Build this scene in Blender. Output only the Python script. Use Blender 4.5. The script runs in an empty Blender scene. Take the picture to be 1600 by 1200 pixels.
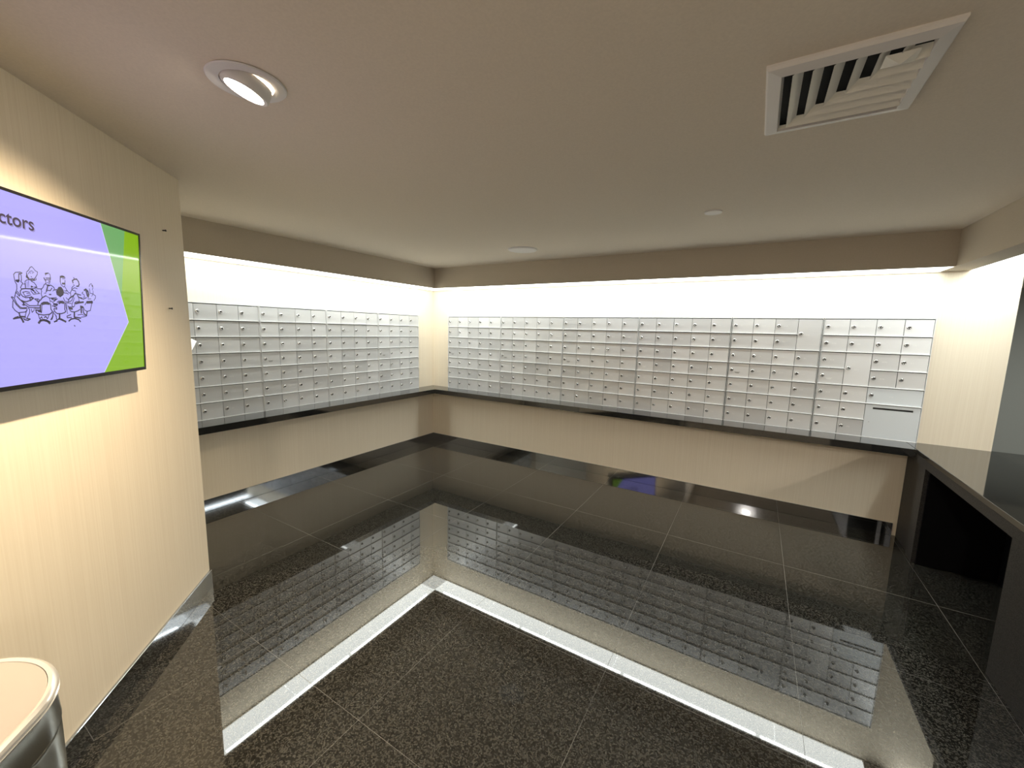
import bpy, bmesh, math, random
from mathutils import Vector, Matrix
PI = math.pi
sc = bpy.context.scene
# ------------------------------------------------------------------ camera
YAW, PITCH, ROLL, FPX = 0.5398, -0.1326, 0.0240, 632.17
CAMP = Vector((3.7795, -4.19, 1.55))
fwd = Vector((-math.sin(YAW)*math.cos(PITCH), math.cos(YAW)*math.cos(PITCH), math.sin(PITCH)))
rgt = Vector((math.cos(YAW), math.sin(YAW), 0))
upv = rgt.cross(fwd)
R_ = rgt*math.cos(ROLL) + upv*math.sin(ROLL)
U_ = -rgt*math.sin(ROLL) + upv*math.cos(ROLL)
cd = bpy.data.cameras.new('camera'); cam = bpy.data.objects.new('camera', cd)
sc.collection.objects.link(cam)
cd.sensor_fit = 'HORIZONTAL'; cd.sensor_width = 36; cd.lens = 36*FPX/1600
cd.clip_start = 0.02; cd.clip_end = 60
mw = Matrix((R_, U_, -fwd)).transposed().to_4x4(); mw.translation = CAMP
cam.matrix_world = mw
sc.camera = cam
# ------------------------------------------------------------------ world, exposure, light levels
wd = bpy.data.worlds.new('world'); sc.world = wd; wd.use_nodes = True
wd.node_tree.nodes['Background'].inputs[0].default_value = (0.5, 0.55, 0.6, 1)
wd.node_tree.nodes['Background'].inputs[1].default_value = 0.0
sc.view_settings.view_transform = 'Standard'; sc.view_settings.look = 'None'
sc.view_settings.exposure = 0.12; sc.view_settings.gamma = 1; sc.view_settings.use_curve_mapping = False
sc.cycles.max_bounces = 10; sc.cycles.diffuse_bounces = 6; sc.cycles.glossy_bounces = 6
sc.cycles.sample_clamp_indirect = 6
sc.cycles.use_denoising = True
COVE = 5.0          # cove diffuser emission
COVE_CORNER = 2.3   # corner piece, no tube above it
TUBE = 3.0          # linear tubes at the cove lip, W per metre
WARM = (1.0, 0.79, 0.52); LOBBY = (1.0, 0.90, 0.78); COOL = (0.95, 1.0, 0.965)
SPOT = 150.0         # gimbal lamp, W
FILL_DOWN = 62.0         # added unseen lobby downlights for ambient fill, W each
FILL_FAR = 55.0          # added unseen fill lamp in the neighbouring room, W

# ------------------------------------------------------------------ dimensions (metres)
ZC, ZS, ZT, ZM, ZB = 2.283, 2.043, 0.7694, 1.7069, 0.102
DC, DS = 0.2794, 0.2773
XP, XE, XS2 = 4.83, 5.285, 4.8725
P0 = Vector((1.1244, -3.1897, 0)); B = PI/4
UT = Vector((math.sin(B), -math.cos(B), 0)); NT = Vector((math.cos(B), math.sin(B), 0))

# ------------------------------------------------------------------ helpers
C = sc.collection
def obj(name, bm, m, parent=None, smooth=False, label=None):
    me = bpy.data.meshes.new(name)
    bmesh.ops.recalc_face_normals(bm, faces=bm.faces)
    if smooth:
        for f in bm.faces: f.smooth = True
    bm.to_mesh(me); bm.free()
    for mm in (m if isinstance(m, (list, tuple)) else [m]): me.materials.append(mm)
    if smooth:
        try: me.set_sharp_from_angle(angle=math.radians(40))
        except Exception: pass
    o = bpy.data.objects.new(name, me); C.objects.link(o)
    if parent: o.parent = parent
    if label: o['label'] = label
    return o
def tag(o, label, cat, group=None):
    o['label'] = label; o['category'] = cat
    if group: o['group'] = group
    return o
def thing(name, label, cat, loc=(0,0,0), rz=0, group=None):
    o = bpy.data.objects.new(name, None); C.objects.link(o)
    o.location = loc; o.rotation_euler = (0, 0, rz); o.empty_display_size = .05
    return tag(o, label, cat, group)
def box(bm, x0, x1, y0, y1, z0, z1, bev=0, mi=0, seg=2):
    b = bmesh.new()
    r = bmesh.ops.create_cube(b, size=1)
    for v in b.verts:
        v.co = Vector(((x0+x1)/2 + v.co.x*(x1-x0), (y0+y1)/2 + v.co.y*(y1-y0), (z0+z1)/2 + v.co.z*(z1-z0)))
    if bev: bmesh.ops.bevel(b, geom=b.edges[:], offset=bev, segments=seg, affect='EDGES', profile=.5)
    merge(bm, b, mi)
def merge(bm, b, mi=0, M=None):
    vm = {}
    for v in b.verts: vm[v] = bm.verts.new(M @ v.co if M else v.co)
    for f in b.faces:
        try:
            g = bm.faces.new([vm[v] for v in f.verts]); g.material_index = mi; g.smooth = f.smooth
        except ValueError: pass
    b.free()
def bx(*a, **k):
    bm = bmesh.new(); box(bm, *a, **k); return bm
def lathe(bm, prof, n=48, M=None, mi=0, close=False):
    b = bmesh.new(); rings = []
    for r, z in prof:
        if r < 1e-6: rings.append([b.verts.new((0,0,z))])
        else: rings.append([b.verts.new((r*math.cos(2*PI*i/n), r*math.sin(2*PI*i/n), z)) for i in range(n)])
    prs = list(zip(rings, rings[1:])) + ([(rings[-1], rings[0])] if close else [])
    for a, c in prs:
        for i in range(n):
            j = (i+1) % n
            if len(a) == 1 and len(c) == 1: continue
            if len(a) == 1: b.faces.new((a[0], c[i], c[j]))
            elif len(c) == 1: b.faces.new((a[i], a[j], c[0]))
            else: b.faces.new((a[i], a[j], c[j], c[i]))
    merge(bm, b, mi, M)
def prism(bm, pts, z0, z1, mi=0, M=None):
    b = bmesh.new()
    lo = [b.verts.new((x, y, z0)) for x, y in pts]; hi = [b.verts.new((x, y, z1)) for x, y in pts]
    n = len(pts)
    b.faces.new(lo[::-1]); b.faces.new(hi)
    for i in range(n): b.faces.new((lo[i], lo[(i+1)%n], hi[(i+1)%n], hi[i]))
    merge(bm, b, mi, M)
def struct(name, bm, m, loc=None, rz=0):
    o = obj(name, bm, m); o['kind'] = 'structure'
    if loc: o.location = loc
    o.rotation_euler = (0, 0, rz)
    return o

# ------------------------------------------------------------------ materials
def mat(name, col, rough=.5, metal=0, ior=1.5, emit=None, es=0, coat=0, spec=.5):
    m = bpy.data.materials.new(name); m.use_nodes = True
    p = m.node_tree.nodes['Principled BSDF']
    p.inputs['Base Color'].default_value = (*col, 1); p.inputs['Roughness'].default_value = rough
    p.inputs['Metallic'].default_value = metal; p.inputs['IOR'].default_value = ior
    p.inputs['Coat Weight'].default_value = coat; p.inputs['Coat Roughness'].default_value = .03
    p.inputs['Specular IOR Level'].default_value = spec
    if emit: p.inputs['Emission Color'].default_value = (*emit, 1); p.inputs['Emission Strength'].default_value = es
    return m
def N(m, t, **k):
    n = m.node_tree.nodes.new(t)
    for a, v in k.items():
        if hasattr(n, a): setattr(n, a, v)
        else: n.inputs[a].default_value = v
    return n
def L(m, a, b): m.node_tree.links.new(a, b)
def ramp(m, fac, stops):
    r = m.node_tree.nodes.new('ShaderNodeValToRGB')
    e = r.color_ramp.elements
    e[0].position, e[0].color = stops[0][0], (*stops[0][1], 1)
    e[1].position, e[1].color = stops[1][0], (*stops[1][1], 1)
    for p, c in stops[2:]:
        x = e.new(p); x.color = (*c, 1)
    L(m, fac, r.inputs[0]); return r

def wallpaper(name, c1, c2):
    m = mat(name, c1, .62, spec=.35); p = m.node_tree.nodes['Principled BSDF']
    tc = N(m, 'ShaderNodeTexCoord'); mp = N(m, 'ShaderNodeMapping'); mp.inputs['Scale'].default_value = (130, 0.0, .6)
    L(m, tc.outputs['Object'], mp.inputs[0])
    no = N(m, 'ShaderNodeTexNoise'); no.inputs['Scale'].default_value = 1; no.inputs['Detail'].default_value = 2
    L(m, mp.outputs[0], no.inputs['Vector'])
    mp2 = N(m, 'ShaderNodeMapping'); mp2.inputs['Scale'].default_value = (300, 0, 3)
    L(m, tc.outputs['Object'], mp2.inputs[0])
    n2 = N(m, 'ShaderNodeTexNoise'); n2.inputs['Scale'].default_value = 1; n2.inputs['Detail'].default_value = 1
    L(m, mp2.outputs[0], n2.inputs['Vector'])
    ad = N(m, 'ShaderNodeMath', operation='MULTIPLY_ADD'); ad.inputs[1].default_value = .45
    L(m, n2.outputs[0], ad.inputs[0]); L(m, no.outputs[0], ad.inputs[2])
    r = ramp(m, ad.outputs[0], [(.50, c2), (.90, c1)])
    L(m, r.outputs[0], p.inputs['Base Color'])
    b = N(m, 'ShaderNodeBump'); b.inputs['Strength'].default_value = .12; b.inputs['Distance'].default_value = .001
    L(m, ad.outputs[0], b.inputs['Height']); L(m, b.outputs[0], p.inputs['Normal'])
    return m
def granite(name, dark, light, scale, rough, ior, grout=False, rvar=.0, wavy=0.0):
    m = mat(name, dark, rough, ior=ior); p = m.node_tree.nodes['Principled BSDF']
    tc = N(m, 'ShaderNodeTexCoord')
    n1 = N(m, 'ShaderNodeTexNoise'); n1.inputs['Scale'].default_value = scale*.45; n1.inputs['Detail'].default_value = 2; n1.inputs['Roughness'].default_value = .6
    L(m, tc.outputs['Object'], n1.inputs['Vector'])
    v = N(m, 'ShaderNodeTexVoronoi'); v.inputs['Scale'].default_value = scale*1.6
    L(m, tc.outputs['Object'], v.inputs['Vector'])
    mx = N(m, 'ShaderNodeMath', operation='MULTIPLY_ADD'); mx.inputs[1].default_value = .75
    sc_ = N(m, 'ShaderNodeSeparateColor'); L(m, v.outputs['Color'], sc_.inputs[0]); L(m, sc_.outputs[0], mx.inputs[0]); L(m, n1.outputs[0], mx.inputs[2])
    r = ramp(m, mx.outputs[0], [(.55, dark), (.95, tuple(.30*a+.70*b for a, b in zip(light, dark))), (1.0, light)])
    col = r.outputs[0]
    hgt = None
    if grout:
        # joints of the 757 mm slabs: offset grid, 3 mm wide
        sx = N(m, 'ShaderNodeSeparateXYZ'); L(m, tc.outputs['Object'], sx.inputs[0])
        outs = []
        for ax, off in (('X', .2862), ('Y', .2467)):
            a = N(m, 'ShaderNodeMath', operation='ADD'); a.inputs[1].default_value = -off if ax == 'X' else off
            L(m, sx.outputs[ax], a.inputs[0])
            d = N(m, 'ShaderNodeMath', operation='DIVIDE'); d.inputs[1].default_value = .7567
            L(m, a.outputs[0], d.inputs[0])
            f = N(m, 'ShaderNodeMath', operation='PINGPONG'); f.inputs[1].default_value = .5
            L(m, d.outputs[0], f.inputs[0])
            g = N(m, 'ShaderNodeMath', operation='LESS_THAN'); g.inputs[1].default_value = .0010
            L(m, f.outputs[0], g.inputs[0]); outs.append((g, d))
        mxx = N(m, 'ShaderNodeMath', operation='MAXIMUM'); L(m, outs[0][0].outputs[0], mxx.inputs[0]); L(m, outs[1][0].outputs[0], mxx.inputs[1])
        ng = N(m, 'ShaderNodeTexNoise'); ng.inputs['Scale'].default_value = 2.3; L(m, tc.outputs['Object'], ng.inputs['Vector'])
        gr = ramp(m, ng.outputs[0], [(.38, (.07, .065, .055)), (.62, (.22, .21, .18))])
        mc = N(m, 'ShaderNodeMix', data_type='RGBA'); L(m, mxx.outputs[0], mc.inputs[0])
        L(m, col, mc.inputs[6]); L(m, gr.outputs[0], mc.inputs[7]); col = mc.outputs[2]
        # every slab lies a hair out of level
        fl = []
        for g, d in outs:
            q = N(m, 'ShaderNodeMath', operation='FLOOR'); L(m, d.outputs[0], q.inputs[0]); fl.append(q)
        cb = N(m, 'ShaderNodeCombineXYZ'); L(m, fl[0].outputs[0], cb.inputs[0]); L(m, fl[1].outputs[0], cb.inputs[1])
        wn = N(m, 'ShaderNodeTexWhiteNoise'); L(m, cb.outputs[0], wn.inputs[0])
        ro = N(m, 'ShaderNodeMath', operation='MULTIPLY_ADD'); ro.inputs[1].default_value = .5; ro.inputs[2].default_value = rough
        L(m, mxx.outputs[0], ro.inputs[0]); L(m, ro.outputs[0], p.inputs['Roughness'])
    L(m, col, p.inputs['Base Color'])
    if wavy:
        w = N(m, 'ShaderNodeTexNoise'); w.inputs['Scale'].default_value = 2.0; w.inputs['Detail'].default_value = 0.0
        L(m, tc.outputs['Object'], w.inputs['Vector'])
        b = N(m, 'ShaderNodeBump'); b.inputs['Strength'].default_value = 1; b.inputs['Distance'].default_value = wavy
        L(m, w.outputs[0], b.inputs['Height']); L(m, b.outputs[0], p.inputs['Normal'])
    return m
def paint(name, col, rough=.8):
    m = mat(name, col, rough, spec=.3); p = m.node_tree.nodes['Principled BSDF']
    tc = N(m, 'ShaderNodeTexCoord'); n = N(m, 'ShaderNodeTexNoise'); n.inputs['Scale'].default_value = 140
    L(m, tc.outputs['Object'], n.inputs['Vector'])
    b = N(m, 'ShaderNodeBump'); b.inputs['Strength'].default_value = .08; b.inputs['Distance'].default_value = .001
    L(m, n.outputs[0], b.inputs['Height']); L(m, b.outputs[0], p.inputs['Normal'])
    r = ramp(m, n.outputs[0], [(.3, tuple(c*.97 for c in col)), (.7, tuple(min(1, c*1.03) for c in col))])
    L(m, r.outputs[0], p.inputs['Base Color'])
    return m
def aluminium(name, col, rough, metal, spread=.12):
    m = mat(name, col, rough, metal); p = m.node_tree.nodes['Principled BSDF']
    oi = N(m, 'ShaderNodeObjectInfo'); tc = N(m, 'ShaderNodeTexCoord')
    mp = N(m, 'ShaderNodeMapping'); mp.inputs['Scale'].default_value = (4, 4, 420); L(m, tc.outputs['Object'], mp.inputs[0])
    n = N(m, 'ShaderNodeTexNoise'); n.inputs['Scale'].default_value = 1; L(m, mp.outputs[0], n.inputs['Vector'])
    a = N(m, 'ShaderNodeMath', operation='MULTIPLY_ADD'); a.inputs[1].default_value = .25
    L(m, n.outputs[0], a.inputs[0]); L(m, oi.outputs['Random'], a.inputs[2])
    r = ramp(m, a.outputs[0], [(.0, tuple(c*(1-spread) for c in col)), (1.0, tuple(min(1, c*(1+spread)) for c in col))])
    L(m, r.outputs[0], p.inputs['Base Color']); return m

M_WALL = wallpaper('striped_wallpaper', (.84, .755, .61), (.79, .70, .555))
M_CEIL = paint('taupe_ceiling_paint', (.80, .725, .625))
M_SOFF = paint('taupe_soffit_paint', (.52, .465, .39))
M_GREY = paint('grey_wall_paint', (.32, .325, .30))
M_FLOOR = granite('polished_granite_slabs', (.008, .0074, .006), (.062, .059, .050), 135, .022, 1.85, grout=True, wavy=.00028)
M_TOP = granite('polished_granite_counter', (.006, .006, .006), (.03, .03, .028), 260, .05, 2.1)
M_PLAQ = granite('granite_panel', (.012, .011, .011), (.05, .047, .045), 240, .5, 1.45)
M_BASE = mat('polished_steel_baseboard', (.50, .53, .58), .05, 1)
M_VOID = mat('black_deep_shade', (.004, .004, .005), .6, spec=.1)  # black standing for deep shade in the knee space and vent duct
M_ALU = aluminium('brushed_aluminium_door', (.67, .68, .69), .38, .35)
M_RAIL = aluminium('bright_aluminium_rail', (.92, .93, .93), .30, .15, .02)
M_GAP = mat('dark_shadow_gap', (.05, .052, .05), .7)
M_LOCK = mat('chromed_lock', (.55, .55, .54), .22, 1)
M_KEY = mat('keyhole_black', (.015, .015, .015), .6)
M_MARK = mat('engraved_pale_mark', (.86, .87, .86), .5)
M_MARKD = mat('engraved_grey_mark', (.22, .22, .21), .5)
M_BIG = aluminium('satin_aluminium_panel', (.70, .745, .78), .42, .25, .03)
M_WHITE = mat('white_enamel', (.80, .79, .80), .45)
M_LOUV = mat('lit_look_louvre_enamel', (.92, .91, .86), .4)  # white enamel made lighter so the blades look lit
M_PAPER = mat('white_paper', (.92, .92, .90), .7)
M_TRIM = mat('cove_angle_trim', (.80, .76, .66), .5)
M_PANEL = mat('lit_cove_diffuser', (.9, .9, .9), .4, emit=COOL, es=COVE)
M_PANELC = mat('dim_cove_diffuser', (.9, .9, .9), .4, emit=COOL, es=COVE_CORNER)
M_LENS = mat('lit_lamp_lens', (1, 1, 1), .3, emit=(1, .86, .66), es=40)
M_BLACK = mat('black_gloss_plastic', (.008, .008, .009), .18)
M_TUBE = mat('lit_tube', (1, 1, 1), .4, emit=COOL, es=20)
# ------------------------------------------------------------------ area lights (cove tubes and added fill lamps)
def area(name, loc, rot, sx, sy, power, col, shape='RECTANGLE', spread=PI):
    l = bpy.data.lights.new(name, 'AREA'); l.shape = shape; l.size = sx
    if shape == 'RECTANGLE': l.size_y = sy
    l.energy = power; l.color = col; l.spread = spread
    o = bpy.data.objects.new(name, l); C.objects.link(o); o.location = loc; o.rotation_euler = rot
    return o

# ------------------------------------------------------------------ setting
TL = 2.3  # length of the angled wall
E_ = P0 + UT*TL
struct('floor', bx(-.3, 9.2, -8.3, 4.4, -.12, 0), M_FLOOR)
struct('ceiling', bx(-.3, 9.2, -8.3, 4.4, ZC, ZC+.12), M_CEIL)
struct('wall_back', bx(-.15, XE, 0, .15, 0, ZC), M_WALL)
# walls whose stripes run along their local X
def wall(name, a, b, m=None, h=ZC, th=.15, z0=0):
    a = Vector((a[0], a[1], 0)); b = Vector((b[0], b[1], 0)); d = b-a
    return struct(name, bx(0, d.length, 0, th, z0, h), m or M_WALL, a, math.atan2(d.y, d.x))
wall('wall_left', (0, -3.19), (0, 0))
wall('wall_return', (P0.x, P0.y), (-.15, P0.y), th=.12)
wall('wall_angled', (P0.x, P0.y), (E_.x, E_.y), th=-.12)
wall('wall_left_rear', (E_.x, E_.y), (E_.x, -8.0), th=-.15)
wall('wall_rear', (E_.x-.15, -8.0), (9.0, -8.0), th=-.15)
wall('wall_right', (9.0, -8.0), (9.0, 4.16), M_GREY, th=-.15)
wall('wall_far', (XE-.3, 4.16), (9.0, 4.16), M_GREY)
wall('wall_side', (XE-.15, .15), (XE-.15, 4.16), M_GREY)
BT = .012
def base(name, a, b, sgn=1):
    a = Vector((a[0], a[1], 0)); b = Vector((b[0], b[1], 0)); d = b-a
    y0, y1 = (0, BT) if sgn > 0 else (-BT, 0)
    return struct(name, bx(0, d.length, y0, y1, 0, ZB, bev=.0015, seg=1), M_BASE, a, math.atan2(d.y, d.x))
base('baseboard_back', (BT, 0), (XP-.001, 0), -1)
base('baseboard_left', (0, -3.19), (0, -.0), -1)
base('baseboard_angled', (P0.x, P0.y), (E_.x, E_.y), 1)
base('baseboard_rear', (E_.x, -8.0), (9.0, -8.0), 1)
# soffit boards that hide the cove
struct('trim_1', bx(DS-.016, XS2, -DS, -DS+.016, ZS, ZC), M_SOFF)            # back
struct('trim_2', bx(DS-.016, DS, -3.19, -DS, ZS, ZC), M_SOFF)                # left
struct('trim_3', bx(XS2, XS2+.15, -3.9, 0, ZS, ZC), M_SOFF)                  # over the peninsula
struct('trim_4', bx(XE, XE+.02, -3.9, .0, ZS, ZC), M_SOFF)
struct('trim_5', bx(0, XS2, -.012, 0, ZS-.003, ZS+.012), M_TRIM)
struct('trim_6', bx(0, .012, -3.19, -.012, ZS-.003, ZS+.012), M_TRIM)
# cove diffusers
gp = 'luminous cove panels between soffit and wall'
def panel(x0, x1, y0, y1, label, m=None):
    o = obj('light_panel', bx(x0, x1, y0, y1, ZS+.003, ZS+.011), m or M_PANEL)
    return tag(o, label, 'light panel', gp)
panel(.013, DS-.017, -DS+.017, -.013, 'dimmer square cove light panel in the inner corner of the soffit', M_PANELC)
bxs = [DS-.015, 1.10, 1.926, 2.75, 3.572, 4.231, XS2-.001]
nm = ['nearest the inner corner', 'second from the inner corner', 'third from the inner corner', 'fourth from the inner corner', 'fifth from the inner corner', 'at the peninsula end']
for i in range(6):
    panel(bxs[i]+.0005, bxs[i+1]-.0005, -DS+.017, -.013, 'white lit cove panel above the back wall mailboxes, '+nm[i])
lys = [-DS+.016, -1.25, -2.22, -3.188]
nm = ['nearest the inner corner', 'middle of three', 'next to the angled wall']
for i in range(3):
    panel(.013, DS-.017, lys[i+1]+.0005, lys[i]-.0005, 'white lit cove panel above the left wall mailboxes, '+nm[i])
panel(XS2+.151, XE-.001, -3.9, -.001, 'white lit ceiling panel over the peninsula counter at the right edge')
# tubes at the cove lip, behind the diffuser
for i, (x0, x1) in enumerate([(.40, 1.60), (1.64, 2.84), (2.88, 4.08), (4.12, 4.82)]):
    area('cove_tube_light', ((x0+x1)/2, -DS+.035, ZS-.001), (0, 0, 0), x1-x0, .02, TUBE*(x1-x0), COOL)
for i, (y0, y1) in enumerate([(-1.60, -.40), (-2.84, -1.64)]):
    area('cove_tube_light', (DS-.035, (y0+y1)/2, ZS-.001), (0, 0, PI/2), y1-y0, .02, TUBE*(y1-y0), COOL)

area('cove_tube_light', (XE-.13, -1.2, ZS-.001), (0, 0, PI/2), 2.3, .02, TUBE*2.3*1.6, COOL)  # strip added below the peninsula panel to brighten the wall end

# ------------------------------------------------------------------ counters
def ctop(name, pts, z0, label):
    b = bmesh.new(); prism(b, pts, z0, ZT)
    bmesh.ops.bevel(b, geom=[e for e in b.edges], offset=.003, segments=2, affect='EDGES')
    o = obj(name, b, M_TOP); return tag(o, label, 'counter')
ctop('wall_counter', [(.001, -3.188), (DC, -3.188), (DC, -DC-.0005), (.001, -.0015)], ZT-.055, 'narrow polished dark granite counter along the left wall')
ctop('wall_counter', [(.0015, -.001), (DC, -DC), (XP-.001, -DC), (XP-.001, -.001)], ZT-.055, 'narrow polished dark granite counter along the back wall')
pen = thing('peninsula_counter', 'wide dark granite peninsula counter with open knee space blackened as shade on the right', 'counter', ((XP+XE)/2, -1.8, 0))
def pc(name, bm, m, label=None):
    o = obj(name, bm, m, pen, label=label); o.matrix_parent_inverse = Matrix.Translation(pen.location).inverted(); return o
YE = -3.85
b = bx(XP, XE+.012, YE, -.001, ZT-.030, ZT, bev=.002); pc('counter_top', b, M_TOP)
b = bx(XP+.004, XP+.022, YE+.01, -DC, ZT-.088, ZT-.0305, bev=.001); pc('fascia', b, M_PLAQ)
b = bx(XP+.008, XE-.02, -.45, -DC-.05, .001, ZT-.089, bev=.001); pc('support_panel', b, [M_PLAQ])
b = bx(XP+.022, XE-.02, -DC-.05, -.014, .001, ZT-.031, bev=.001); pc('support_panel', b, M_PLAQ)
b = bx(XP+.008, XE-.02, YE+.01, -1.555, .001, ZT-.089, bev=.001); pc('support_panel', b, M_PLAQ)
b = bx(XP+.03, XE-.03, -.4665, -.4515, .002, ZT-.092); pc('inner_shade_sheet', b, M_VOID)  # black sheet painting deep shade over the support panel face
b = bx(XE-.035, XE-.02, -1.554, -.467, .002, ZT-.031); pc('back_panel', b, M_VOID)

# ------------------------------------------------------------------ mailbox units
H = ZM-ZT; RP = .1325; Z_B = .005
locked = {}
def door_mesh(w, h, big=False):
    key = ('d', round(w, 4), round(h, 4), big)
    if key not in locked:
        b = bx(0, w, -.008, 0, 0, h, bev=.0016, seg=2)
        me = bpy.data.meshes.new('door')
        bmesh.ops.recalc_face_normals(b, faces=b.faces); b.to_mesh(me); b.free()
        me.materials.append(M_BIG if big else M_ALU); locked[key] = me
    return locked[key]
def lock_mesh():
    if 'lock' not in locked:
        b = bmesh.new(); M = Matrix.Rotation(PI/2, 4, 'X')
        lathe(b, [(0, 0), (.0145, 0), (.0145, .002), (.013, .0038), (.0112, .0038), (.0112, .0085), (.0100, .0098), (.0082, .0098), (.0078, .0050)], 20, M)
        lathe(b, [(.0080, .0052), (0, .0052)], 20, M, mi=1)  # dark core: keyhole plus painted shading of the lock
        box(b, -.0016, .0016, -.0075, -.0053, -.0050, .0050, mi=0)
        bmesh.ops.recalc_face_normals(b, faces=b.faces)
        for f in b.faces: f.smooth = len(f.verts) == 4 and f.material_index == 0
        me = bpy.data.meshes.new('lock'); b.to_mesh(me); b.free()
        me.materials.append(M_LOCK); me.materials.append(M_KEY); locked['lock'] = me
    return locked['lock']
def mark_mesh(k):
    key = ('m', k)
    if key not in locked:
        rr = random.Random(k); b = bmesh.new(); x = 0
        for i in range(rr.choice((3, 4, 4))):
            w = rr.uniform(.0035, .0065)
            box(b, x, x+w, -.0004, 0, 0, .0012); box(b, x, x+w, -.0004, 0, .0078, .009)
            s = rr.choice((0, 1)); box(b, x+(w-.0012)*s, x+(w-.0012)*s+.0012, -.0004, 0, .001, .008)
            x += w+.003
        me = bpy.data.meshes.new('number_mark'); b.to_mesh(me); b.free(); me.materials.append(M_MARK); locked[key] = me
    return locked[key]
def appr_mesh(dark):
    key = ('a', dark)
    if key not in locked:
        b = bmesh.new()
        for i, (x, w) in enumerate(((0, .042), (.003, .034), (.006, .028))):
            box(b, x, x+w, -.0004, 0, -.005*i, -.005*i+.0028)
        me = bpy.data.meshes.new('approval_mark'); b.to_mesh(me); b.free(); me.materials.append(M_MARKD if dark else M_MARK); locked[key] = me
    return locked[key]
def inst(name, me, parent, loc, rot=(0, 0, 0), label=None):
    o = bpy.data.objects.new(name, me); C.objects.link(o); o.parent = parent
    o.location = loc; o.rotation_euler = rot
    if label: o['label'] = label
    return o
rnd = random.Random(7)
def mail_unit(loc, rz, w, nc, label, special=(), dark_mark=True):
    """special: list of (col0,row0,ncols,nrows,kind); rows counted from the top"""
    t = thing('mailbox_unit', label, 'mailbox unit', loc, rz, None)
    covered = {}
    for s in special:
        for c in range(s[0], s[0]+s[2]):
            for r in range(s[1], s[1]+s[3]): covered[(c, r)] = s
    cw = (w-.014)/nc; f = bmesh.new()
    box(f, .0005, w-.0005, -.012, -.0005, 0, H, mi=1)                        # dark carcass
    box(f, .0032, .0056, -.026, -.0121, 0, H, bev=.0006, seg=1)               # stiles
    box(f, w-.0056, w-.0032, -.026, -.0121, 0, H, bev=.0006, seg=1)
    box(f, .0045, w-.0045, -.026, -.0121, H-.0045, H, bev=.0006, seg=1)
    box(f, .0045, w-.0045, -.026, -.0121, 0, .0035, bev=.0006, seg=1)
    zt = lambda r: H-.006-r*RP
    for r in range(1, 7):                                                     # rails under each row
        c = 0
        while c < nc:
            blocked = (c, r-1) in covered and covered[(c, r-1)] is covered.get((c, r))
            if blocked: c += 1; continue
            c2 = c
            while c2 < nc and not ((c2, r-1) in covered and covered[(c2, r-1)] is covered.get((c2, r))): c2 += 1
            box(f, .007+c*cw, .007+c2*cw, -.031, -.0121, zt(r)+.0005, zt(r)+.0062, bev=.0012, seg=2)
            c = c2
    obj('frame', f, [M_RAIL, M_GAP], t)
    done = set()
    for r in range(7):
        for c in range(nc):
            s = covered.get((c, r))
            if s:
                if id(s) in done: continue
                done.add(id(s)); c0, r0, ncs, nrs, kind = s
            else: c0, r0, ncs, nrs, kind = c, r, 1, 1, 'door'
            dw = ncs*cw-.0028; ztop = zt(r0)-.0048; zb = zt(r0+nrs)+(.0068 if r0+nrs < 7 else .0012); dh = ztop-zb
            x0 = .007+c0*cw+.0014
            if kind == 'slot':
                b = bmesh.new(); sx0, sx1, sz = .045, dw-.040, dh-.028
                for a in ((0, dw, 0, sz-.0075), (0, dw, sz+.0075, dh), (0, sx0, sz-.0075, sz+.0075), (sx1, dw, sz-.0075, sz+.0075)):
                    box(b, a[0], a[1], -.008, 0, a[2], a[3])
                bmesh.ops.remove_doubles(b, verts=b.verts, dist=1e-5)
                o = obj('mail_slot_panel', b, M_BIG, t, label='plain wide panel with a thin black outgoing mail slot'); o.location = (x0, -.0135, zb)
                s_ = obj('slot_recess', bx(sx0, sx1, -.002, 0, sz-.0075, sz+.0075), M_KEY, o)
                mk = obj('small_keyhole', bx(.028, .036, -.0088, -.008, dh*.46, dh*.46+.0022), M_MARKD, o)
                continue
            big = kind != 'door'
            d = inst('door', door_mesh(dw, dh, kind == 'wide'), t, (x0, -.0135, zb))
            if kind == 'parcel': d['label'] = 'taller parcel door two rows high'
            if kind == 'wide': d['label'] = 'wide door spanning two columns above the mail slot'
            inst('lock', lock_mesh(), d, (.024, -.0081, dh*.52), (0, rnd.choice((0, .0, .5, PI/2, -.4)), 0))
            if kind in ('door', 'parcel') and not (r == 3 and c == 0):
                if rnd.random() < .85:
                    inst('number_mark', mark_mesh(rnd.randrange(12)), d, (.060, -.0081, dh*.47))
            if r == 3 and c == 0:
                inst('approval_mark', appr_mesh(dark_mark), d, (.048, -.0081, dh*.36))
            if kind == 'wide': inst('number_mark', mark_mesh(3), d, (dw*.42, -.0081, dh*.45))
    return t
bl = ['next to the inner corner', 'second from the inner corner', 'third from the inner corner', 'fourth from the inner corner']
xs = [.2815, 1.104, 1.926, 2.749, 3.5715]
for i in range(4):
    mail_unit((xs[i], 0, ZT+.0005), 0, xs[i+1]-xs[i], 5, 'five column aluminium mailbox unit on the back wall, '+bl[i], dark_mark=i < 3)
mail_unit((3.5715, 0, ZT+.0005), 0, .6595, 4, 'four column aluminium mailbox unit with one tall door at its top right', [(3, 0, 1, 2, 'parcel')], True)
mail_unit((4.231, 0, ZT+.0005), 0, .6595, 4, 'aluminium mailbox unit with black outgoing mail slot at the peninsula end',
          [(1, 2, 1, 2, 'parcel'), (2, 4, 2, 1, 'wide'), (2, 5, 2, 2, 'slot')], False)
ls = ['next to the inner corner', 'second from the inner corner', 'third from the inner corner', 'partly hidden behind the television wall']
ys = [-.298, -.951, -1.607, -2.258, -2.911]
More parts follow.
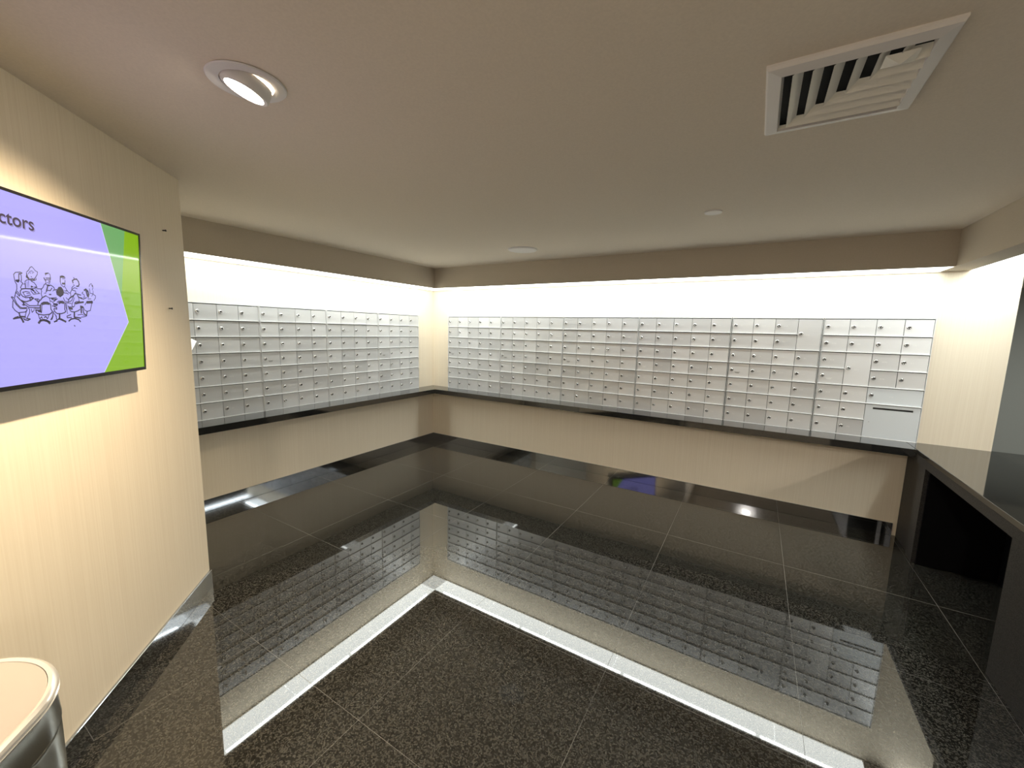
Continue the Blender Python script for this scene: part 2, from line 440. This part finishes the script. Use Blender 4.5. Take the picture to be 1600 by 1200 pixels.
for i in range(4):
    mail_unit((0, ys[i+1], ZT+.0005), PI/2, ys[i]-ys[i+1], 4, 'four column aluminium mailbox unit on the left wall, '+ls[i], dark_mark=i in (0, 2))
# paper notice taped to the left bank, mostly hidden by the angled wall
# rectangle whose right corner pokes out beyond the wall edge
u_ = Vector((0, -.036, .020)).normalized(); v_ = Vector((0.060, -0.056, -0.061)).normalized()
tip = Vector((.040, -2.744, 1.406)); b = bmesh.new()
cs = [tip, tip+u_*.11, tip+u_*.11+v_*.15, tip+v_*.15]
fr = [b.verts.new(c) for c in cs]; bk = [b.verts.new(c-Vector((.0008, 0, 0))) for c in cs]
b.faces.new(fr); b.faces.new(bk[::-1])
for i_ in range(4): b.faces.new((fr[i_], bk[i_], bk[(i_+1)%4], fr[(i_+1)%4]))
pn = obj('paper_notice', b, M_PAPER)
tag(pn, 'white paper card tilted against the left mailboxes beside the television wall edge', 'paper')

# ------------------------------------------------------------------ television
tvm = Matrix.Translation(P0) @ Matrix((( -UT.x, -NT.x, 0, 0), (-UT.y, -NT.y, 0, 0), (0, 0, 1, 0), (0, 0, 0, 1)))
# local axes: +x to the viewer's right, -y out of the wall, z up; x = -t
tv = thing('television', 'wall mounted flat television showing a purple and green slide', 'television')
tv.matrix_world = tvm
T0, T1, Z0, Z1 = -1.517, -.5415, 1.347, 1.904
tilt = Matrix.Translation((0, -.071, Z0)) @ Matrix.Rotation(math.atan(.0405), 4, 'X')
def tvp(name, bm, m, label=None, smooth=False):
    for v in bm.verts: v.co = tilt @ v.co
    return obj(name, bm, m, tv, smooth=smooth, label=label)
HH = Z1-Z0; BZ = .0085
b = bmesh.new()
box(b, T0, T1, .004, .030, 0, HH, bev=.002)
tvp('back_shell', b, M_BLACK)
b = bmesh.new()
for a in ((T0, T1, 0, BZ+.004), (T0, T1, HH-BZ, HH), (T0, T0+BZ, BZ+.004, HH-BZ), (T1-BZ, T1, BZ+.004, HH-BZ)):
    box(b, a[0], a[1], -.001, .0035, a[2], a[3])
tvp('bezel', b, M_BLACK)
b = bmesh.new(); box(b, -1.25, -.8, -.066, -.001, 1.50, 1.75); obj('wall_bracket', b, M_BLACK, tv)
def emis(name, col, s=1.0):
    m = mat(name, (.02, .02, .02), .05, emit=col, es=s, ior=1.55); return m
SM = [emis('slide_lilac', (.395, .365, .93)), emis('slide_soft_green', (.13, .36, .12)), emis('slide_green', (.20, .40, .002)),
      emis('slide_ink', (.004, .003, .03)), emis('slide_text', (.02, .012, .05)), emis('slide_shadow', (.25, .22, .55)), emis('slide_edge', (.62, .62, .95))]
b = bmesh.new()
def poly(pts, mi, dy=0.0):
    f = b.faces.new([b.verts.new((x, .0008-dy, z-Z0)) for x, z in pts]); f.material_index = mi
x0, x1, z0, z1 = T0+BZ, T1-BZ, Z0+BZ+.004, Z1-BZ
A1, A2, A3 = (-.7592, z1), (-.6362, 1.5457), (-.783, z0)
poly([(x0, z0), A3, A2, A1, (x0, z1)], 0)
poly([A1, (-.6311, z1), (-.668, 1.64)], 1); 
poly([(-.6311, z1), (x1, z1), (x1, z0), A3, A2, (-.668, 1.64)], 2)
def ribbon(pts, w, mi, dy):
    for p, q in zip(pts, pts[1:]):
        p = Vector(p); q = Vector(q); d = q-p
        if d.length < 1e-6: continue
        d.normalize(); n = Vector((-d.y, d.x))*w/2; e = d*w*.35
        poly([tuple(p-e+n), tuple(q+e+n), tuple(q+e-n), tuple(p-e-n)], mi, dy)
ribbon([A1, A2, A3], .0025, 6, .0002)
DRAW=[
(1,[(10820,16794),(10878,16814),(11027,16786),(11086,16725),(11079,16638),(11061,16525),(11020,16449),(11025,16333),(11058,16240),(11109,16112)]),
(1.3,[(10841,16783),(10922,16763),(10935,16673),(10938,16592),(11001,16540),(11038,16563)]),
(2,[(11009,16566),(10940,16574),(10973,16534),(11010,16548)]),
(1,[(10884,16750),(10856,16727),(10858,16601),(10883,16544),(10827,16505),(10873,16437),(10908,16379),(10882,16337)]),
(0.9,[(10675,16840),(10607,16904),(10547,16994),(10492,17020),(10443,16981),(10395,16923),(10313,16887),(10331,16810),(10392,16727),(10377,16654),(10455,16618),(10415,16706)]),
(1.2,[(10677,16812),(10674,16731),(10627,16681),(10591,16630),(10540,16608),(10476,16625),(10438,16685)]),
(2,[(10673,16749),(10687,16702),(10630,16654)]),
(0.7,[(10628,16791),(10569,16872),(10503,16899),(10434,16853)]),
(1,[(10540,16728),(10520,16712)]),
(1.6,[(10562,16657),(10526,16652),(10487,16670)]),
(0.8,[(10562,16827),(10541,16830)]),
(0.8,[(10499,16835),(10467,16839)]),
(0.9,[(10591,16630),(10696,16610),(10750,16567),(10756,16503),(10756,16394)]),
(0.8,[(10809,16479),(10746,16504),(10747,16385)]),
(0.6,[(10636,16589),(10642,16404)]),
(0.5,[(10690,16565),(10694,16399)]),
(1,[(10542,16590),(10450,16553),(10392,16484),(10397,16437),(10472,16430)]),
(1.4,[(10565,16448),(10514,16435),(10568,16420)]),
(1,[(10562,16375),(10443,16395),(10364,16440)]),
(1.4,[(10882,16337),(10759,16361),(10594,16367),(10492,16325)]),
(2.2,[(10563,16361),(10492,16325)]),
(1,[(10390,16390),(10203,16403)]),
(1.2,[(10883,16327),(10928,16269),(10925,16197),(10861,16130),(10773,16100),(10658,16117),(10533,16107)]),
(2,[(10594,16131),(10524,16098)]),
(1,[(10850,16249),(10747,16276),(10634,16267)]),
(1,[(10850,16249),(10780,16136),(10599,16195)]),
(0.8,[(10617,16231),(10731,16222)]),
(1,[(10588,16317),(10512,16221),(10304,16256),(10425,16359)]),
(1.6,[(10474,16289),(10433,16274)]),
(0.9,[(10042,16826),(10014,16887),(9932,16907),(9878,16865),(9871,16808),(9894,16689),(9913,16599),(9993,16610)]),
(1.8,[(10049,16873),(9967,16893)]),
(1.5,[(10106,16742),(10077,16688),(10044,16672)]),
(1.2,[(10038,16740),(9864,16760)]),
(1,[(10042,16692),(9868,16721)]),
(1.2,[(9954,16663),(9896,16659)]),
(1,[(10057,16651),(10041,16586),(10112,16540),(10165,16449),(10239,16376),(10221,16329),(10250,16251),(10215,16148)]),
(1.1,[(10065,16564),(10001,16522),(9895,16543),(9804,16512),(9751,16448)]),
(2,[(9988,16533),(9931,16529)]),
(1.8,[(9990,16514),(10051,16344)]),
(1.2,[(10014,16376),(9910,16375),(9844,16459)]),
(1.2,[(9777,16416),(9658,16417)]),
(0.8,[(9791,16395),(9817,16364)]),
(1.6,[(9956,16254),(9897,16259)]),
(1.4,[(10086,16206),(10216,16139),(10277,16068)]),
(1,[(10086,16206),(9965,16146),(9683,16126)]),
(0.8,[(10136,16279),(10079,16284),(10062,16343)]),
(1.3,[(9513,16681),(9498,16852),(9421,16881),(9312,16844)]),
(2.6,[(9486,16844),(9361,16858)]),
(0.9,[(9416,16791),(9315,16803)]),
(0.9,[(9513,16681),(9483,16593),(9389,16532),(9349,16566),(9320,16752)]),
(2.4,[(9430,16639),(9341,16648)]),
(1,[(9339,16537),(9283,16450),(9200,16365),(9136,16359)]),
(1.1,[(9375,16411),(9273,16420)]),
(1.2,[(9393,16349),(9279,16348),(9230,16321)]),
(1.2,[(9778,16406),(9669,16426)]),
(1,[(9872,16545),(9793,16503),(9750,16458)]),
(1.8,[(9001,16704),(9021,16774),(8951,16824),(8842,16846),(8767,16770),(8746,16688),(8779,16621),(8862,16608)]),
(1.2,[(8959,16885),(8936,16836)]),
(1,[(8993,16642),(8941,16626)]),
(1,[(8997,16600),(9068,16541),(9074,16468),(9133,16391),(9131,16267)]),
(1,[(9072,16489),(8948,16553),(8842,16531)]),
(1.1,[(9061,16469),(8930,16450),(8909,16378),(9023,16295),(9161,16223),(9233,16135)]),
(1.5,[(8964,16363),(8844,16351),(8708,16330)]),
(1.1,[(8846,16319),(8785,16239),(8677,16204)]),
(0.9,[(8312,16645),(8277,16714),(8214,16764),(8145,16705),(8137,16617),(8173,16547)]),
(1.8,[(8175,16702),(8147,16671)]),
(1,[(8303,16580),(8286,16428),(8169,16415),(8038,16358),(8045,16280),(8128,16185)]),
(0.8,[(8144,16528),(8139,16417),(8221,16323)]),
(2.4,[(8539,16505),(8465,16543),(8383,16485),(8349,16379),(8385,16289)]),
(2.6,[(8456,16479),(8411,16331)]),
(1,[(8601,16445),(8647,16399),(8553,16342),(8544,16277),(8602,16263)]),
(1.3,[(8784,16250),(8674,16236),(8622,16197),(8460,16262)]),
(1,[(8406,16222),(8259,16232)]),
(1.2,[(11216,16086),(11149,15993),(11082,15881),(10974,15778),(10792,15781)]),
(1.1,[(11196,16096),(11132,16065),(11069,15917),(10979,15823),(10912,15799),(10758,15815)]),
(1.1,[(11178,15982),(11200,15803),(11136,15717),(11044,15657),(10821,15684),(10766,15732),(10761,15787)]),
(1,[(11111,16085),(11069,16231)]),
(1.1,[(11068,16240),(10971,16131),(10948,16160),(11017,16262)]),
(1.4,[(11041,16117),(10951,16024),(10834,15986),(10753,15986),(10646,16025)]),
(1.6,[(10639,16100),(10625,16026),(10557,16077)]),
(1.8,[(10913,15999),(10857,15957),(10844,15885)]),
(1.1,[(10836,15967),(10670,15875),(10490,15884),(10325,15902)]),
(1.2,[(10860,15920),(10783,15879),(10686,15819),(10343,15835)]),
(1.4,[(10893,15891),(10844,15875)]),
(1,[(10719,15799),(10671,15754),(10690,15660),(10738,15584),(10787,15500)]),
(0.9,[(10776,15731),(10830,15591),(10838,15499)]),
(1.4,[(10889,15498),(10862,15461),(10761,15445),(10685,15483),(10797,15500)]),
(1.8,[(11016,15640),(10997,15523),(11206,15482)]),
(1.3,[(11174,15509),(11054,15548)]),
(2.4,[(10996,15532),(10951,15487),(10909,15396)]),
(2,[(11005,15550),(10844,15545)]),
(0.9,[(10616,15775),(10604,15682),(10535,15741),(10530,15798)]),
(1,[(10497,15799),(10357,15796)]),
(1.6,[(10480,15753),(10307,15741)]),
(2.2,[(10385,15728),(10310,15712)]),
(1.1,[(10482,16082),(10363,16090),(10301,16047),(10382,16004),(10482,16082)]),
(1.3,[(10398,16060),(10378,16042)]),
(1.2,[(10301,16056),(10373,15976),(10390,15918)]),
(1.2,[(10291,15914),(10265,15963),(10183,16006),(10046,16014),(9958,15971)]),
(2.6,[(10233,15946),(10130,15971),(9993,15964)]),
(1,[(10246,15926),(10275,15732),(10291,15674)]),
(1.4,[(9935,15962),(9938,15805),(9896,15747),(9912,15697),(9999,15645),(10207,15614),(10394,15632),(10465,15687),(10469,15753)]),
(2,[(10303,15904),(10317,15750)]),
(1,[(10395,15613),(10372,15509)]),
(1,[(10024,15624),(10079,15515)]),
(1.2,[(10362,15499),(10290,15559),(10272,15511)]),
(1.4,[(10202,15542),(10143,15572),(10092,15505)]),
(2.8,[(10406,15374),(10333,15452),(10220,15463),(10087,15427),(10023,15368)]),
(1.6,[(10220,15473),(10130,15465),(10008,15408)]),
(1,[(9964,16156),(9942,16021)]),
(1.1,[(9886,16122),(9719,16134),(9795,16079),(9886,16122)]),
(1.2,[(9882,15906),(9701,15925)]),
(1.8,[(9829,15968),(9698,15965)]),
(1.6,[(9850,15729),(9900,15569),(9967,15478)]),
(1,[(9820,15670),(9755,15592),(9764,15492)]),
(1.4,[(9854,15420),(9745,15432)]),
(1.4,[(9686,16375),(9670,16277),(9554,16215),(9435,16295)]),
(1,[(9703,16175),(9907,16150)]),
(1,[(9670,16147),(9848,16016),(9915,16062)]),
(1.1,[(9692,16026),(9628,16070),(9467,16080),(9395,16033)]),
(2.6,[(9621,16010),(9545,16039),(9446,16025)]),
(1.4,[(9397,16012),(9413,15827),(9382,15747),(9436,15714),(9552,15679),(9711,15674),(9791,15721),(9831,15809)]),
(2.2,[(9817,15969),(9686,15966)]),
(1.3,[(9812,15890),(9719,15864),(9723,15814),(9818,15830)]),
(1,[(9432,16194),(9391,16084),(9253,16062)]),
(1,[(9370,16034),(9125,16028)]),
(1,[(9358,16025),(9357,15891),(9329,15769),(9311,15687)]),
(1,[(9330,16201),(9246,16134),(9218,16157)]),
(2.4,[(9627,15667),(9637,15555)]),
(1.6,[(9624,15555),(9678,15504),(9843,15410)]),
(2.6,[(9652,15514),(9556,15486),(9410,15426)]),
(1.1,[(9820,15670),(9777,15612),(9750,15512)]),
(1.6,[(9886,15589),(9930,15498)]),
(1.1,[(8965,16352),(9118,16112),(9253,16062),(9218,16167),(9025,16274)]),
(1,[(8989,16225),(9118,15966),(9056,15916),(9122,15913)]),
(1.1,[(8990,16056),(8920,16098),(8768,16112)]),
(2.4,[(8952,16032),(8855,16059),(8616,16100)]),
(1.1,[(8990,16056),(8999,15961),(9043,15917),(9266,15906)]),
(3,[(9232,15856),(9114,15856)]),
(1.2,[(9263,15937),(9242,15887)]),
(1.4,[(9211,15795),(9136,15756),(9017,15750),(8864,15798),(8791,15844)]),
(1,[(9322,15996),(9328,15790)]),
(2.4,[(9030,15749),(9044,15590)]),
(1.3,[(9184,15660),(9344,15603),(9336,15552),(9166,15566)]),
(1.9,[(9280,15449),(9183,15514),(9035,15538),(8862,15499),(8799,15435)]),
(1.8,[(9032,15580),(8775,15554)]),
(1,[(8860,16318),(8813,16237),(8794,16132)]),
(3,[(8741,15942),(8659,15925)]),
(2.6,[(8731,15900),(8731,15739)]),
(1.8,[(8651,15860),(8633,15731),(8513,15637)]),
(1.2,[(8631,15926),(8569,15820),(8457,15792),(8322,15830),(8244,16056),(8192,16136)]),
(2.6,[(8446,16088),(8209,16113)]),
(1.4,[(8457,16131),(8206,16158)]),
(1.1,[(8553,16006),(8458,16120)]),
(2,[(8471,15792),(8512,15648)]),
(1,[(8890,15658),(8722,15685),(8584,15646)]),
(1,[(8744,15587),(8544,15614)]),
(1.4,[(9069,15304),(9044,15283)]),
]
BLOB= [(9670,16416),(9588,16523),(9489,16532),(9410,16439),(9392,16359),(9437,16274),(9541,16216),(9635,16259),(9676,16346)]

for w, pl in DRAW: ribbon([(-x/1e4, z/1e4) for x, z in pl], w*.0025, 3, .0003)
poly([(-x/1e4, z/1e4) for x, z in BLOB], 3, .0003)
# slide title, cut by the picture's left edge
fc = bpy.data.curves.new('t', 'FONT'); fc.body = 'Directors'; fc.size = .0525; fc.align_x = 'RIGHT'; fc.offset = .0007
fo = bpy.data.objects.new('t', fc); C.objects.link(fo)
bpy.context.view_layer.update()
tm = bpy.data.meshes.new_from_object(fo.evaluated_get(bpy.context.evaluated_depsgraph_get()))
for mi, dx, dz, dy in ((5, .003, -.003, .0002), (4, 0, 0, .0004)):
    vs = [b.verts.new((v.co.x-1.030+dx, .0008-dy, v.co.y+1.8075-Z0+dz)) for v in tm.vertices]
    for p in tm.polygons:
        try: f = b.faces.new([vs[i] for i in p.vertices]); f.material_index = mi
        except ValueError: pass
bpy.data.objects.remove(fo); bpy.data.meshes.remove(tm)
for v in b.verts: v.co = tilt @ v.co
me = bpy.data.meshes.new('screen')
b.normal_update()
for f in b.faces:
    if f.normal.y > 0: f.normal_flip()
b.to_mesh(me); b.free()
for m in SM: me.materials.append(m)
so = bpy.data.objects.new('screen', me); C.objects.link(so); so.parent = tv

# small screws left in the angled wall
def on_wall(t, z, off=0): return P0 + UT*t + NT*off + Vector((0, 0, z))
for t, z, lb in ((.182, 1.99, 'tiny dark screw stub in the angled wall, level with the television top'), (.185, 1.616, 'tiny dark screw stub in the angled wall, beside the middle of the television')):
    b = bmesh.new(); M = Matrix.Rotation(-PI/2, 4, 'Y')
    lathe(b, [(0, 0), (.0028, 0), (.0028, .010), (.005, .012), (.005, .014), (0, .014)], 12, Matrix.Rotation(PI/2, 4, 'X'))
    o = obj('wall_screw', b, M_KEY); o.location = on_wall(t, z, .0003); o.rotation_euler = (0, 0, PI-PI/4)
    tag(o, lb, 'screw', 'screws in the angled wall')

# ------------------------------------------------------------------ ceiling fittings
# gimbal downlight
dl = thing('gimbal_downlight', 'lit round white gimbal downlight in the ceiling near the television', 'ceiling light', (2.372, -3.462, ZC))
b = bmesh.new(); lathe(b, [(.072, .0), (.104, 0), (.107, -.003), (.104, -.006), (.085, -.0075), (.072, -.006)], 64, close=True)
obj('trim_ring', b, M_WHITE, dl, smooth=True)
n = (-NT*math.sin(math.radians(20)) + Vector((0, 0, -1))*math.cos(math.radians(20))).normalized()
q = Vector((0, 0, -1)).rotation_difference(n).to_matrix().to_4x4()
GM = Matrix.Translation((0, 0, -.004)) @ q
b = bmesh.new(); lathe(b, [(.064, .012), (.0665, .006), (.066, -.022), (.063, -.026), (.054, -.027), (.052, -.020), (.052, .012)], 56, GM, close=True)
obj('gimbal_cup', b, M_WHITE, dl, smooth=True)
b = bmesh.new(); lathe(b, [(0, -.0165), (.03, -.0165), (.0515, -.0150), (.0515, -.010), (0, -.010)], 40, GM); obj('lamp_lens', b, M_LENS, dl, smooth=True, label='glowing warm white lens')
sl = bpy.data.lights.new('gimbal_lamp_beam', 'SPOT'); sl.energy = SPOT; sl.color = WARM; sl.spot_size = math.radians(114); sl.spot_blend = 1.0; sl.shadow_soft_size = .02
s = bpy.data.objects.new('gimbal_lamp_beam', sl); C.objects.link(s); s.location = Vector((2.372, -3.462, ZC-.004)) + n*.035
s.rotation_euler = Vector((0, 0, -1)).rotation_difference(n).to_euler()
# unlit round speaker cover and sprinkler cover
b = bmesh.new(); lathe(b, [(0, -.012), (.10, -.012), (.128, -.010), (.133, -.006), (.135, 0), (0, 0)], 56)
o = obj('round_ceiling_cover', b, M_WHITE, smooth=True); o.location = (1.868, -.872, ZC); tag(o, 'larger flat white round ceiling cover near the back soffit', 'ceiling cover')
b = bmesh.new(); lathe(b, [(0, -.008), (.047, -.008), (.049, -.006), (.049, 0), (0, 0)], 40)
o = obj('sprinkler_cover', b, M_WHITE, smooth=True); o.location = (3.485, -1.393, ZC); tag(o, 'small white disc sprinkler cover in the ceiling toward the peninsula', 'sprinkler cover')
# air diffuser with L shaped blades
vx0, vx1, vy0, vy1 = 3.735, 4.125, -2.800, -2.372
av = thing('air_vent', 'white square ceiling air vent with angled louvres', 'air vent', ((vx0+vx1)/2, (vy0+vy1)/2, ZC))
hx, hy = (vx1-vx0)/2, (vy1-vy0)/2
b = bmesh.new(); FWD = .036
def ring4(bm, o, i, zo, zi, mi=0):
    a = [bm.verts.new((sx*(hx-o), sy*(hy-o), zo)) for sx, sy in ((-1,-1),(1,-1),(1,1),(-1,1))]
    c = [bm.verts.new((sx*(hx-i), sy*(hy-i), zi)) for sx, sy in ((-1,-1),(1,-1),(1,1),(-1,1))]
    for k in range(4): f = bm.faces.new((a[k], a[(k+1)%4], c[(k+1)%4], c[k])); f.material_index = mi
ring4(b, 0, 0, 0, -.007); ring4(b, 0, .005, -.007, -.014); ring4(b, .005, FWD, -.014, -.0205); ring4(b, FWD, FWD+.002, -.0205, -.0205); ring4(b, FWD+.002, FWD+.002, -.0205, -.001)
obj('frame', b, M_WHITE, av)
b = bx(-hx+FWD, hx-FWD, -hy+FWD, hy-FWD, -.0025, -.001); obj('duct_backing', b, M_VOID, av)
ix0, ix1, iy0, iy1 = -hx+FWD, hx-FWD, -hy+FWD, hy-FWD
nb = 7
for k in range(nb):
    s0 = (k+.15)/nb; s1 = (k-.40)/nb       # position of upper edge and of the kicked out lower edge
    def P(s, z):                            # elbow on the diagonal from (ix0,iy1) to (ix1,iy0)
        return [Vector((ix0+s*(ix1-ix0), iy0+.002, z)), Vector((ix0+s*(ix1-ix0), iy1-s*(iy1-iy0), z)), Vector((ix1-.002, iy1-s*(iy1-iy0), z))]
    hi = P(s0, -.004); lo = P(max(s1, .004), -.024 if k else -.014)
    b = bmesh.new()
    for off in (0, .0012):
        h = [b.verts.new(v+Vector((off, -off, 0))) for v in hi]; l = [b.verts.new(v+Vector((off, -off, 0))) for v in lo]
        for j in range(2): b.faces.new((h[j], h[j+1], l[j+1], l[j]))
    obj('louvre', b, M_LOUV, av)
b = bmesh.new(); cx_, cy_ = ix1-.060, iy0+.050
bs = [b.verts.new((cx_+sx*.034, cy_+sy*.030, -.022)) for sx, sy in ((-1,-1),(1,-1),(1,1),(-1,1))]; ap = b.verts.new((cx_, cy_, -.036))
for k in range(4): b.faces.new((bs[k], bs[(k+1)%4], ap))
b.faces.new(bs)
obj('core_knob', b, M_LOUV, av)

# unseen downlights added behind the viewpoint for ambient light
for i, (x, y) in enumerate(((3.9, -5.7), (6.9, -4.6), (7.4, -6.2))):
    t = thing('fill_downlight', 'added unseen fill downlight in the lobby ceiling behind the viewpoint, '+('nearest the left rear wall', 'in the middle', 'nearest the right wall')[i], 'ceiling light', (x, y, ZC), 0, 'added lobby fill downlights')
    b = bmesh.new(); lathe(b, [(.06, 0), (.09, 0), (.09, -.005), (.06, -.006)], 32, close=True); obj('trim_ring', b, M_WHITE, t)
    b = bmesh.new(); lathe(b, [(0, -.002), (.059, -.002), (.059, -.001), (0, -.001)], 32); obj('lamp_lens', b, M_LENS, t)
    area('lobby_fill_lamp', (x, y, ZC-.01), (0, 0, 0), .11, 0, FILL_DOWN, LOBBY, 'DISK')
area('far_room_fill', (7.2, 1.8, ZC-.01), (0, 0, 0), .3, 0, FILL_FAR, COOL, 'DISK')  # unseen fill light added to brighten the grey far wall

# ------------------------------------------------------------------ stool at the lower left
st = thing('metal_stool', 'polished metal bar stool with a pale rounded seat beside the angled wall', 'stool', (2.56, -4.257, 0), math.radians(1))
M_SEAT = mat('pale_seat_laminate', (.46, .41, .36), .4)
M_CHR = mat('satin_polished_steel', (.50, .51, .47), .24, 1)
M_RIM = mat('bright_seat_rim', (.88, .87, .84), .18, .6)
SH, SR, RR = .815, .222, .185
def peri(h, r, s):
    """point of a rounded square at arc length s from the middle of the corner pointing along +x"""
    side = 2*(h-r); arc = r*PI/2; tot = 4*(side+arc); s = s % tot; k = 0
    s += arc/2
    while s >= side+arc: s -= side+arc; k += 1
    if s < arc:
        a = s/r; x, y = h-r+r*math.cos(a), h-r+r*math.sin(a)
    else: x, y = h-r-(s-arc), h
    v = Matrix.Rotation(k*PI/2-PI/4, 2) @ Vector((x, y))
    return v
def ptot(h, r): return 4*(2*(h-r)+r*PI/2)
def loft(bm, rings, caps=(True, True), n=96):
    vs = []
    for h, r, z in rings:
        t = ptot(h, r); vs.append([bm.verts.new((*peri(h, r, t*i/n), z)) for i in range(n)])
    for a, c in zip(vs, vs[1:]):
        for i in range(n): bm.faces.new((a[i], a[(i+1)%n], c[(i+1)%n], c[i]))
    if caps[0]: bm.faces.new(vs[0][::-1])
    if caps[1]: bm.faces.new(vs[-1])
b = bmesh.new(); loft(b, [(SR-.014, RR-.012, SH-.014), (SR-.014, RR-.012, SH-.003), (SR-.030, RR-.028, SH-.005)]); obj('seat', b, M_SEAT, st, smooth=True)
b = bmesh.new(); loft(b, [(SR-.014, RR-.012, SH-.012), (SR-.013, RR-.011, SH-.001), (SR-.007, RR-.006, SH+.0012), (SR-.001, RR, SH-.002), (SR+.001, RR, SH-.008), (SR-.003, RR-.002, SH-.0115), (SR-.003, RR-.002, SH-.013), (SR+.001, RR, SH-.0165), (SR-.001, RR, SH-.022)], (False, False)); obj('rim', b, M_RIM, st, smooth=True)
b = bmesh.new(); loft(b, [(SR-.004, RR-.002, SH-.020), (SR-.001, RR, SH-.085), (SR-.003, RR-.002, SH-.089), (SR-.006, RR-.004, SH-.085)], (False, False)); obj('apron', b, M_CHR, st, smooth=True)
qt = ptot(SR, RR)/4
for k in range(4):
    b = bmesh.new(); rows = []
    for z, wd in ((SH-.078, .495*qt), (SH-.10, .47*qt), (SH-.13, .42*qt), (SH-.17, .37*qt), (SH-.23, .32*qt), (SH-.32, .27*qt), (SH-.45, .22*qt), (.25, .18*qt), (.015, .15*qt)):
        hh = SR-.002-(SH-z)*.010
        rows.append([b.verts.new((*peri(hh, RR-.004, k*qt+wd*(j/8-1)), z)) for j in range(17)])
    for p, q_ in zip(rows, rows[1:]):
        for j in range(16): b.faces.new((p[j], p[j+1], q_[j+1], q_[j]))
    lg = obj('leg', b, M_CHR, st, smooth=True); md = lg.modifiers.new('thick', 'SOLIDIFY'); md.thickness = .002
    fb = bmesh.new(); c_ = peri(SR-.012, RR-.01, k*qt)
    lathe(fb, [(0, 0), (.016, 0), (.016, .014), (0, .014)], 16, Matrix.Translation((c_.x, c_.y, 0)))
    obj('rubber_foot', fb, M_KEY, lg)
